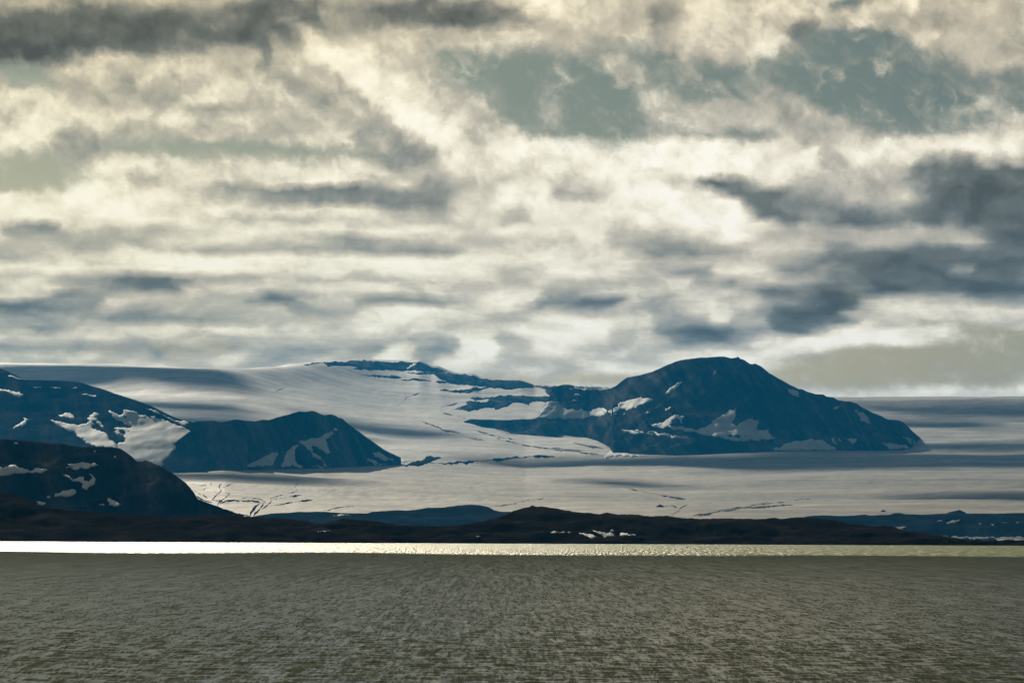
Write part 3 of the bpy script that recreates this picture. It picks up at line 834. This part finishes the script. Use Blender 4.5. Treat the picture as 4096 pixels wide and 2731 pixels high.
# ------------------------------------------------------------------ bare rock breaking through the ice cap
for pts in (
    [(352, 98), (420, 86), (560, 77), (720, 72), (900, 78), (1060, 82), (1140, 78), (1170, 92), (1210, 112), (1270, 122), (1330, 149), (1280, 151), (1160, 143), (1090, 138), (1050, 135), (960, 133), (800, 136), (690, 131),
     (720, 117), (640, 106), (520, 109), (512, 99), (430, 96)],
    [(745, 168), (830, 164), (900, 172), (1000, 180), (1020, 186), (950, 191), (870, 183), (800, 176)],
    [(1015, 203), (1090, 192), (1150, 196), (1220, 208), (1150, 208), (1070, 206)],
    [(1245, 213), (1280, 209), (1325, 216), (1290, 220)],
    [(1060, 153), (1200, 149), (1330, 151), (1400, 162), (1500, 169), (1545, 192), (1640, 203), (1820, 207), (1870, 222), (1910, 240), (2060, 244), (2110, 236), (2150, 237), (2190, 247), (2160, 253), (2150, 263),
     (2352, 263), (2440, 262), (2480, 330), (2420, 400), (2352, 412), (2270, 396), (2200, 405), (2140, 380), (2090, 376), (2080, 350), (2040, 345), (1900, 345), (1870, 371), (1820, 356), (1780, 352), (1740, 372), (1700, 386), (1650, 402),
     (1640, 389), (1590, 386), (1545, 395), (1530, 405), (1430, 400), (1375, 399), (1400, 386), (1460, 366), (1450, 347), (1550, 353), (1620, 331), (1590, 326), (1540, 336), (1480, 322), (1500, 315),
     (1700, 308), (1850, 308), (2000, 313), (2070, 316), (1990, 290), (1985, 263), (1900, 254), (1800, 256), (1740, 265), (1600, 256), (1550, 271), (1500, 276), (1540, 285), (1430, 286), (1330, 286), (1350, 276),
     (1440, 273), (1275, 271), (1480, 262), (1610, 244), (1520, 239), (1400, 238), (1430, 226), (1340, 223), (1260, 181), (1220, 161), (1100, 156)],
):
    drape(ICE, 'bare_rock', T('c2', pts), M_ROCK, 3.5, 9.0, None, .12, 7.0, mound=2.0)
for pts in ([(1042, 134), (1080, 106), (1120, 97), (1116, 108), (1080, 126), (1066, 138)], [(2178, 301), (2200, 296), (2228, 301), (2210, 309)], [(2155, 344), (2180, 332), (2205, 344)], [(2150, 256), (2210, 250), (2352, 254), (2352, 262), (2170, 263)]):
    drape(ICE, 'snow_patch', T('c2', pts), M_SNOW, 8.0, 6.0)
# medial moraine and dirt lines on the ice
drape(ICE, 'moraine_band', T('c2', [(1000, 772), (1150, 746), (1230, 716), (1290, 723), (1250, 740), (1190, 750), (1180, 762), (1290, 757), (1500, 743), (1700, 729), (1800, 713), (1950, 707), (2060, 716), (2000, 722), (1850, 723), (1700, 741),
      (1500, 756), (1300, 768), (1150, 776)]), M_DIRT, 3.0, 8.0, 'long dark band of debris curving across the ice')
for c, wd, pts in (
    ('c2', 9, [(1160, 478), (1230, 505), (1290, 535), (1420, 560)]), ('c2', 8, [(1420, 575), (1500, 595), (1580, 612)]), ('c2', 9, [(1520, 540), (1650, 578), (1780, 600)]), ('c2', 9, [(1650, 590), (1850, 640), (2000, 660), (2100, 680)]),
    ('c2', 12, [(2130, 668), (2230, 692), (2352, 706)]), ('c2', 10, [(2180, 622), (2260, 640), (2352, 655)]),
    ('c2', 6, [(990, 372), (1040, 335), (1055, 315), (1150, 285)]), ('c2', 5, [(160, 300), (180, 272), (240, 250)]), 
    ('c2', 5, [(1270, 390), (1320, 372), (1400, 352)]), ('c2', 7, [(1280, 405), (1300, 420), (1450, 450)]),
    ('c3', 14, [(220, 985), (320, 1010), (440, 1030), (500, 1045)]), ('c3', 12, [(0, 1035), (200, 1065), (380, 1095), (500, 1105)]), ('c3', 8, [(0, 700), (60, 665), (100, 655)]),
):
    ribbon(ICE, 'dirt_line', T(c, pts), wd * CROP[c][2] * .8, M_FAINT, .8)
for wd, pts in ((8, [(525, 855), (570, 810), (612, 770), (590, 745), (600, 720), (625, 700)]), (8, [(575, 897), (620, 850), (650, 830), (682, 800), (640, 788)]), (10, [(600, 887), (650, 862), (720, 854), (850, 857), (940, 876)]),
                (6, [(640, 880), (700, 862), (800, 866), (900, 870)]), (8, [(780, 835), (880, 838), (950, 850), (985, 870), (990, 892)]), (15, [(858, 990), (880, 942), (935, 888)]), (13, [(885, 993), (930, 940), (962, 900), (970, 880)]),
                (7, [(955, 935), (1010, 892), (1042, 858), (1030, 838), (1120, 810), (1230, 785), (1262, 765), (1240, 735), (1268, 705)]), (5, [(330, 718), (480, 725), (455, 772)]), (9, [(450, 803), (470, 822), (495, 838)]),
                (6, [(550, 780), (582, 808)]), (9, [(535, 853), (600, 857), (560, 866)]), (7, [(200, 603), (230, 622), (268, 648)]), (5, [(620, 750), (680, 722), (730, 700)]), (5, [(525, 705), (518, 735)]),
                (5, [(1050, 850), (1200, 825), (1300, 808)]), (5, [(1060, 900), (1250, 868), (1400, 850)]), (9, [(380, 770), (420, 800), (440, 812)]), (12, [(400, 820), (470, 860), (530, 875)]), (9, [(740, 972), (790, 978), (860, 990)])):
    ribbon(ICE, 'meltwater_channel', T('c6', pts), wd * .46769, M_DIRT, .8)
for wd, pts in ((8, [(270, 162), (318, 135), (330, 117), (370, 98)]), (7, [(400, 166), (520, 146), (700, 120), (990, 100)]), (6, [(430, 160), (600, 125), (760, 100), (1090, 65)]), (5, [(0, 2), (120, 25), (250, 50), (360, 70)]),
                (9, [(235, 110), (285, 106), (310, 118)]), (7, [(980, 137), (995, 130)]), (6, [(-800, 115), (-700, 100), (-600, 80), (-480, 62)]), (6, [(-1780, 132), (-1640, 110), (-1600, 112)])):
    ribbon(ICE, 'dirt_line', T('w2', pts), wd * .55, M_FAINT, .8)

# ------------------------------------------------------------------ snow lying on the hills
for pts in ([(580, 672), (720, 700), (800, 720), (900, 735), (1010, 720), (1050, 692), (1022, 655), (1062, 640), (1050, 622), (1092, 605), (1102, 588), (1130, 587), (1170, 618), (1120, 642), (1150, 680), (1195, 710), (1225, 772),
             (1200, 770), (1165, 735), (1130, 690), (1092, 688), (1085, 710), (1120, 730), (1085, 742), (1078, 765), (1110, 785), (1200, 815), (1270, 860), (1330, 920), (1372, 972), (1420, 1040), (1310, 1010), (1130, 1000), (1060, 962), (900, 866), (800, 803), (700, 748), (620, 702)],
            [(1275, 570), (1290, 555), (1340, 590), (1400, 615), (1445, 600), (1455, 555), (1520, 560), (1620, 605), (1750, 645), (1800, 660), (1770, 630), (1830, 640), (1835, 660), (1900, 660), (1980, 690), (2030, 720), (2120, 745), (2180, 770),
             (2250, 805), (2262, 830), (2240, 855), (2130, 910), (2050, 960), (2070, 1010), (2010, 1070), (1970, 1120), (1900, 1220), (1820, 1220), (1760, 1200), (1620, 1180), (1520, 1100), (1430, 1040), (1374, 972), (1400, 940), (1470, 930), (1480, 890), (1450, 860),
             (1380, 850), (1340, 820), (1370, 790), (1345, 768), (1420, 765), (1530, 768), (1550, 760), (1450, 720), (1440, 700), (1380, 675), (1320, 635), (1300, 600)],
            [(690, 615), (750, 605), (775, 590), (820, 590), (860, 620), (875, 665), (830, 660), (760, 640), (710, 635)], [(0, 310), (60, 315), (150, 340), (230, 345), (270, 370), (265, 395), (225, 415), (180, 400), (120, 370), (60, 345), (0, 345), (-60, 330)],
            [(155, 785), (200, 735), (250, 700), (280, 685), (290, 665), (275, 648), (310, 660), (345, 675), (310, 705), (275, 745), (230, 755), (180, 775)],
            [(1720, 535), (1800, 560), (1890, 600), (1870, 607), (1800, 585)], [(1890, 608), (1960, 633), (2050, 683), (2130, 692), (2230, 710), (2180, 737), (2100, 717), (2030, 684), (1960, 643)],
            [(955, 370), (1030, 372), (1080, 385), (1135, 383), (1130, 405), (1060, 395), (1000, 380)], [(845, 300), (880, 291), (915, 295), (890, 307)], [(590, 293), (720, 297), (640, 302)], [(395, 286), (490, 290), (430, 295)],
            [(95, 153), (180, 170), (260, 191), (300, 205), (240, 197), (150, 177)]):
    drape(EM, 'snow_patch', T('c5', pts), M_SNOW, 1.6)
for pts in ([(1395, 790), (1440, 800), (1530, 802), (1470, 822), (1440, 837), (1410, 825)], [(1455, 645), (1490, 648), (1475, 656)], [(1375, 705), (1412, 712), (1395, 720)]):
    drape(EM, 'rock_outcrop', T('c5', pts), M_ROCK2, 7.0, 5.0)
for c, pts in (('c5', [(785, 1190), (890, 1190), (1000, 1180), (1080, 1190), (1160, 1200), (1100, 1225), (1020, 1250), (880, 1260), (775, 1243), (800, 1230), (870, 1232), (810, 1208)]),
               ('c5', [(-40, 1240), (0, 1235), (100, 1222), (200, 1225), (300, 1255), (400, 1270), (555, 1260), (520, 1280), (505, 1292), (430, 1285), (330, 1285), (200, 1300), (80, 1325), (0, 1335), (-40, 1330)]),
               ('c7', [(540, 105), (580, 112), (625, 150), (680, 120), (720, 125), (720, 155), (760, 165), (790, 130), (765, 95), (790, 105), (820, 145), (800, 190), (760, 210), (740, 235), (700, 215), (710, 185), (690, 170), (640, 160), (600, 140)]),
               ('c7', [(460, 290), (480, 265), (540, 240), (600, 232), (650, 235), (645, 265), (600, 285), (540, 290), (490, 290)]), ('c7', [(310, 330), (340, 328), (390, 348), (370, 362), (330, 358)]),
               ('c7', [(920, 305), (960, 320), (1000, 335), (1035, 355), (980, 372), (930, 360), (940, 345)]), ('c7', [(848, 365), (895, 363), (885, 371)]), ('c5', [(160, 958), (200, 945), (220, 958)]),
               ('c5', [(1338, 1117), (1352, 1103), (1366, 1118)]), ('c7', [(400, 296), (425, 289), (432, 300), (410, 306)]), ('c5', [(1100, 1045), (1120, 1042), (1128, 1060)])):
    drape(FL, 'snow_patch', T(c, pts), M_SNOW, 1.4, 7.0)
for pts in ([(1275, 355), (1300, 343), (1390, 320), (1480, 300), (1540, 275), (1560, 265), (1565, 295), (1530, 320), (1500, 340), (1515, 390), (1535, 455), (1505, 455), (1460, 420), (1400, 390), (1380, 388), (1390, 420), (1420, 460), (1480, 520),
             (1520, 568), (1490, 560), (1430, 500), (1380, 450), (1330, 400), (1285, 370)], [(1115, 562), (1145, 520), (1150, 480), (1185, 430), (1220, 390), (1265, 378), (1270, 395), (1245, 420), (1235, 470), (1240, 520), (1270, 550), (1310, 577),
             (1250, 570), (1215, 545), (1200, 565)], [(830, 566), (900, 520), (960, 490), (1020, 465), (1085, 443), (1095, 465), (1060, 520), (1045, 560), (940, 563)], [(1570, 245), (1585, 235), (1605, 252), (1590, 262), (1570, 258)],
            [(1390, 560), (1430, 557), (1470, 570), (1490, 580), (1440, 573)], [(1903, 450), (1930, 447), (1990, 460), (2030, 490), (2075, 500), (2085, 525), (2000, 515), (1930, 490)], [(1855, 503), (1950, 540), (2040, 548), (1960, 556), (1915, 553)]):
    drape(DH, 'snow_patch', T('c6', pts), M_SNOW, 1.4, 7.0)
drape(ICE, 'snow_patch', T('c6', [(2070, 500), (2140, 494), (2240, 510), (2190, 522), (2080, 527)]), M_SNOW, 1.4, 7.0)
for c, pts in (('c3', [(-150, 602), (0, 603), (80, 605), (110, 640), (120, 660), (180, 682), (260, 690), (300, 670), (320, 690), (390, 695), (470, 660), (500, 662), (540, 690), (520, 715), (400, 730), (360, 745), (280, 760), (0, 766), (-150, 766)]),
               ('c3', [(185, 480), (235, 466), (400, 472), (560, 474), (600, 464), (540, 482), (440, 487), (300, 489)]), ('c3', [(230, 535), (265, 530), (295, 542), (265, 548)]), ('c3', [(200, 598), (225, 585), (260, 598)]),
               ('c3', [(545, 700), (600, 665), (660, 610), (740, 590), (830, 570), (860, 562), (870, 575), (940, 573), (975, 585), (900, 620), (820, 660), (780, 672), (715, 688), (705, 670), (640, 690), (580, 710)]),
               ('c3', [(1075, 535), (1110, 500), (1180, 445), (1240, 410), (1225, 440), (1150, 495), (1110, 525)]), ('c3', [(1535, 345), (1550, 315), (1565, 315), (1545, 348)]),
               ('c3', [(940, 815), (1030, 805), (1070, 795), (1100, 770), (1150, 740), (1180, 728), (1220, 750), (1270, 745), (1240, 785), (1245, 810), (1290, 850), (1380, 875), (1450, 850), (1500, 820), (1530, 780), (1620, 730), (1700, 680), (1755, 660),
                       (1745, 720), (1735, 770), (1715, 800), (1740, 825), (1775, 838), (1785, 810), (1820, 785), (1860, 765), (1890, 770), (1900, 730), (1910, 770), (1960, 780), (1955, 830), (1940, 865), (2000, 870), (2060, 865), (2070, 905), (2120, 950),
                       (1950, 968), (1800, 972), (1650, 955), (1550, 935), (1400, 910), (1280, 885), (1150, 860), (1020, 845)]),
               ('c3', [(680, 868), (780, 873), (860, 900), (700, 890)]), ('c3', [(790, 873), (880, 888), (990, 922), (870, 902)]), ('c3', [(910, 885), (1050, 903), (1200, 928), (1315, 950), (1200, 946), (1050, 921)]),
               ('c3', [(890, 710), (920, 693), (950, 705), (920, 718)]), ('c3', [(1085, 690), (1110, 665), (1150, 657), (1120, 680)]), ('c4', [(255, 357), (290, 362), (330, 370), (350, 415), (310, 405), (275, 385)]),
               ('c4', [(580, 495), (600, 475), (630, 475), (610, 495), (588, 505)]), ('c4', [(745, 522), (790, 522), (810, 545), (830, 565), (845, 597), (770, 580), (765, 550)]), ('c4', [(725, 515), (745, 508), (762, 514), (745, 520)]),
               ('c4', [(165, 768), (230, 750), (320, 720), (400, 712), (480, 712), (540, 740), (598, 783), (400, 786), (250, 788), (165, 786)]), ('c4', [(565, 705), (590, 702), (605, 745), (580, 735)]), ('c4', [(608, 702), (620, 702), (640, 726), (625, 720)]),
               ('c4', [(650, 700), (680, 710), (745, 705), (740, 725), (720, 745), (690, 720)]), ('c4', [(915, 730), (1000, 740), (1090, 748), (1110, 765), (1100, 780), (990, 781), (950, 755)]), ('c4', [(1060, 680), (1100, 695), (1150, 720), (1165, 730), (1140, 755), (1120, 745), (1085, 705)]),
               ('c3', [(575, 726), (635, 716), (600, 728)]), ('c3', [(690, 722), (705, 715), (708, 722)])):
    drape(MAIN, 'snow_patch', T(c, pts), M_SNOW, 3.2, 6.0)
for pts in ([(1140, 780), (1170, 762), (1210, 778), (1230, 810), (1260, 845), (1190, 848), (1110, 828), (1145, 815)], [(1650, 928), (1720, 925), (1790, 940), (1770, 955), (1690, 945)]):
    drape(MAIN, 'rock_outcrop', T('c3', pts), M_ROCK, 8.0, 6.0)
drape(ICE, 'snow_patch', T('c3', [(495, 1130), (540, 1095), (640, 1074), (700, 1080), (750, 1095), (900, 1112), (700, 1122)]), M_SNOW, 2.5, 7.0, 'bright snow mound at the foot of the mountain')
for pts in ([(745, 70), (790, 72), (830, 85), (880, 92), (920, 110), (850, 125), (800, 100), (760, 85)], [(870, 38), (920, 60), (980, 65), (1020, 75), (1080, 100), (1010, 105), (960, 90), (930, 80), (900, 62)],
            [(1115, 95), (1160, 70), (1200, 75), (1280, 95), (1220, 102), (1140, 102)], [(475, 70), (520, 56), (600, 58), (670, 72), (600, 70), (540, 66), (490, 77)], [(1040, 47), (1060, 38), (1072, 56), (1045, 58)]):
    drape(CO, 'snow_patch', T('w4', pts), M_SNOW, .3, 5.0, None, .2, 5.0)
drape(CO, 'snow_patch', T('w1', [(396, 257), (440, 253), (482, 257), (440, 262)]), M_SNOW, .3, 5.0)  # flat shiny pond on the shore, drawn as a sheet of snow
drape(CO, 'snow_patch', T('w1', [(1325, 286), (1345, 284), (1360, 287), (1340, 290)]), M_SNOW, .3, 5.0)
drape(ML, 'snow_patch', T('w1', [(490, 163), (560, 160), (600, 163), (540, 167)]), M_SNOW, 1.2, 5.0)
for pts in ([(1895, 208), (1930, 192), (1978, 188), (1960, 202), (1920, 214)], [(2085, 210), (2105, 212), (2100, 217)], [(2160, 215), (2178, 217), (2168, 223)], [(2220, 206), (2255, 204), (2250, 211)], [(2300, 205), (2325, 203), (2318, 209)],
            [(1565, 240), (1620, 232), (1660, 230), (1640, 240), (1600, 245)], [(1840, 200), (1870, 192), (1880, 202)], [(1850, 292), (2000, 291), (2352, 299), (2500, 302), (2500, 308), (2100, 304), (1950, 300)]):  # last long strip is the lagoon, drawn in the darker snow colour
    drape(MR, 'snow_patch', T('w2', pts), M_DARKSNOW, .6, 5.0)


# ------------------------------------------------------------------ debris cones standing on the ice
def cone(pu, pv, width_px, height_px, label, skew=0.0):
    h, Yh, _ = ICE.hit(pu, pv)
    sc_ = Yh / F
    r, hh = width_px * sc_ / 2, height_px * sc_
    nr, na = 9, 26
    V = []
    for i in range(nr):
        fr = i / (nr - 1)
        for j in range(na):
            a = 2 * math.pi * j / na
            rr = r * (1 - fr) * (1 + .22 * float(perlin(np.array(math.cos(a) * 1.7 + pu), np.array(math.sin(a) * 1.7 + fr * 2))))
            V.append((rr * math.cos(a) + skew * r * fr, rr * 1.6 * math.sin(a), hh * fr ** .85 - (3 if i == 0 else 0)))
    Fc = []
    for i in range(nr - 1):
        for j in range(na):
            k_ = (j + 1) % na
            Fc.append((i * na + j, i * na + k_, (i + 1) * na + k_, (i + 1) * na + j))
    o = mesh_obj('debris_cone', V, Fc, M_DIRT)
    o.location = h
    o['label'] = label; o['category'] = 'debris cone'; o['group'] = 'debris cones on the ice'
    return o


p = T('w2', [(208, 113), (1523, 141), (1950, 150)])
cone(*p[0], 36, 11, 'dark pointed debris cone on the ice above the central shore hill')
cone(*p[1], 24, 8, 'smallest dark debris cone on the ice, left of the long low one')
cone(*p[2], 80, 14, 'long low dark debris cone behind the moraine bank at the right', .4)

# ------------------------------------------------------------------ clouds overhead (above the frame) that shade parts of the sea and the ice
M_CLOUD, t, b = mat('cloud')
t.t.nodes.remove(b)
out = [n for n in t.t.nodes if n.type == 'OUTPUT_MATERIAL'][0]
dif = t.n('ShaderNodeBsdfDiffuse'); dif.inputs[0].default_value = (.80, .81, .83, 1)
tr = t.n('ShaderNodeBsdfTranslucent'); tr.inputs[0].default_value = (.85, .86, .88, 1)
mx = t.n('ShaderNodeMixShader'); mx.inputs[0].default_value = .5
t.t.links.new(dif.outputs[0], mx.inputs[1]); t.t.links.new(tr.outputs[0], mx.inputs[2]); t.t.links.new(mx.outputs[0], out.inputs['Surface'])


def cloud(ground, rx, ry, alt, thick, rag=.12, square=2.0, na=160, fray=0.0):
    """a flat based cloud whose shadow falls round the given ground point"""
    g = Vector(ground)
    c = g + TO_SUN * ((alt - g.z) / TO_SUN.z)
    V = []
    lay = [(-.001, -.15), (.5, -.18), (.85, -.12), (1.0, 0.0), (.93, .3), (.8, .6), (.55, .85), (.3, .95), (.001, 1.0)]
    for fr, hz in lay:
        for j in range(na):
            a = 2 * math.pi * j / na
            ca, sa = math.cos(a), math.sin(a)
            k_ = (abs(ca) ** square + abs(sa) ** square) ** (-1 / square)
            k_ *= 1 + rag * float(fbm(np.array(ca * 3 + rx * .01), np.array(sa * 3 + ry * .013), 5, .65))
            if fray:
                k_ *= 1 + fray * float(fbm(np.array(ca * 30.0), np.array(sa * 30.0), 4, .7))
            V.append((abs(fr) * rx * k_ * ca, abs(fr) * ry * k_ * sa, thick * hz * (1 + .4 * float(perlin(np.array(ca * 4 * fr), np.array(sa * 4 * fr))))))
    Fc = []
    for i in range(len(lay) - 1):
        for j in range(na):
            k_ = (j + 1) % na
            Fc.append((i * na + j, i * na + k_, (i + 1) * na + k_, (i + 1) * na + j))
    o = mesh_obj('cloud', V, Fc, M_CLOUD)
    o.location = c
    o['kind'] = 'structure'
    return o


def on(land, u, v):
    return land.hit(u, v)[0]


def on_ice(u, v):
    h, _, _ = ICE.hit(u, v)
    return h


cloud((0, -330, 0), 3600, 1560, 1500, 200, .07, 5.0, 1000, .085)
for (u_, v_, rx, ry) in ((200, 1482, 560, 420), (720, 1480, 300, 200), (3500, 1840, 1400, 560), (2500, 1838, 500, 170), (3900, 1628, 600, 80), (3650, 1690, 300, 60), (3900, 1775, 420, 90), (900, 1676, 560, 110), (1500, 1704, 320, 70), (700, 1610, 300, 35), (2400, 1925, 110, 60), (2520, 1932, 60, 40), (3950, 1975, 300, 90), (900, 1890, 330, 35)):
    cloud(on_ice(u_, v_), rx, ry, 9500, 220, .45)
cloud(on(MAIN, 2350, 1572), 230, 120, 6000, 200, .4)  # added cloud above the frame, only to darken the sunlit saddle rock

# ------------------------------------------------------------------ the air
hz = bpy.data.materials.new('haze'); hz.use_nodes = True
t = NT(hz.node_tree)
out = t.n('ShaderNodeOutputMaterial')
pv = t.n('ShaderNodeVolumePrincipled')
pv.inputs['Color'].default_value = (.02, .42, 1.0, 1)
pv.inputs['Density'].default_value = 1.45e-5
pv.inputs['Anisotropy'].default_value = .25
t.t.links.new(pv.outputs[0], out.inputs['Volume'])
x0, x1, y0, y1, z0, z1 = -16000, 16000, -21000, 61000, -8, 1420
bv = [(x, y, z) for z in (z0, z1) for y in (y0, y1) for x in (x0, x1)]
x0, x1 = -31000, 31000
bv = [(x, y, z) for z in (z0, z1) for y in (y0, y1) for x in (x0, x1)]
ho = mesh_obj('haze', bv, [(0, 2, 3, 1), (4, 5, 7, 6), (0, 1, 5, 4), (2, 6, 7, 3), (0, 4, 6, 2), (1, 3, 7, 5)], hz, smooth=False)
ho['kind'] = 'stuff'
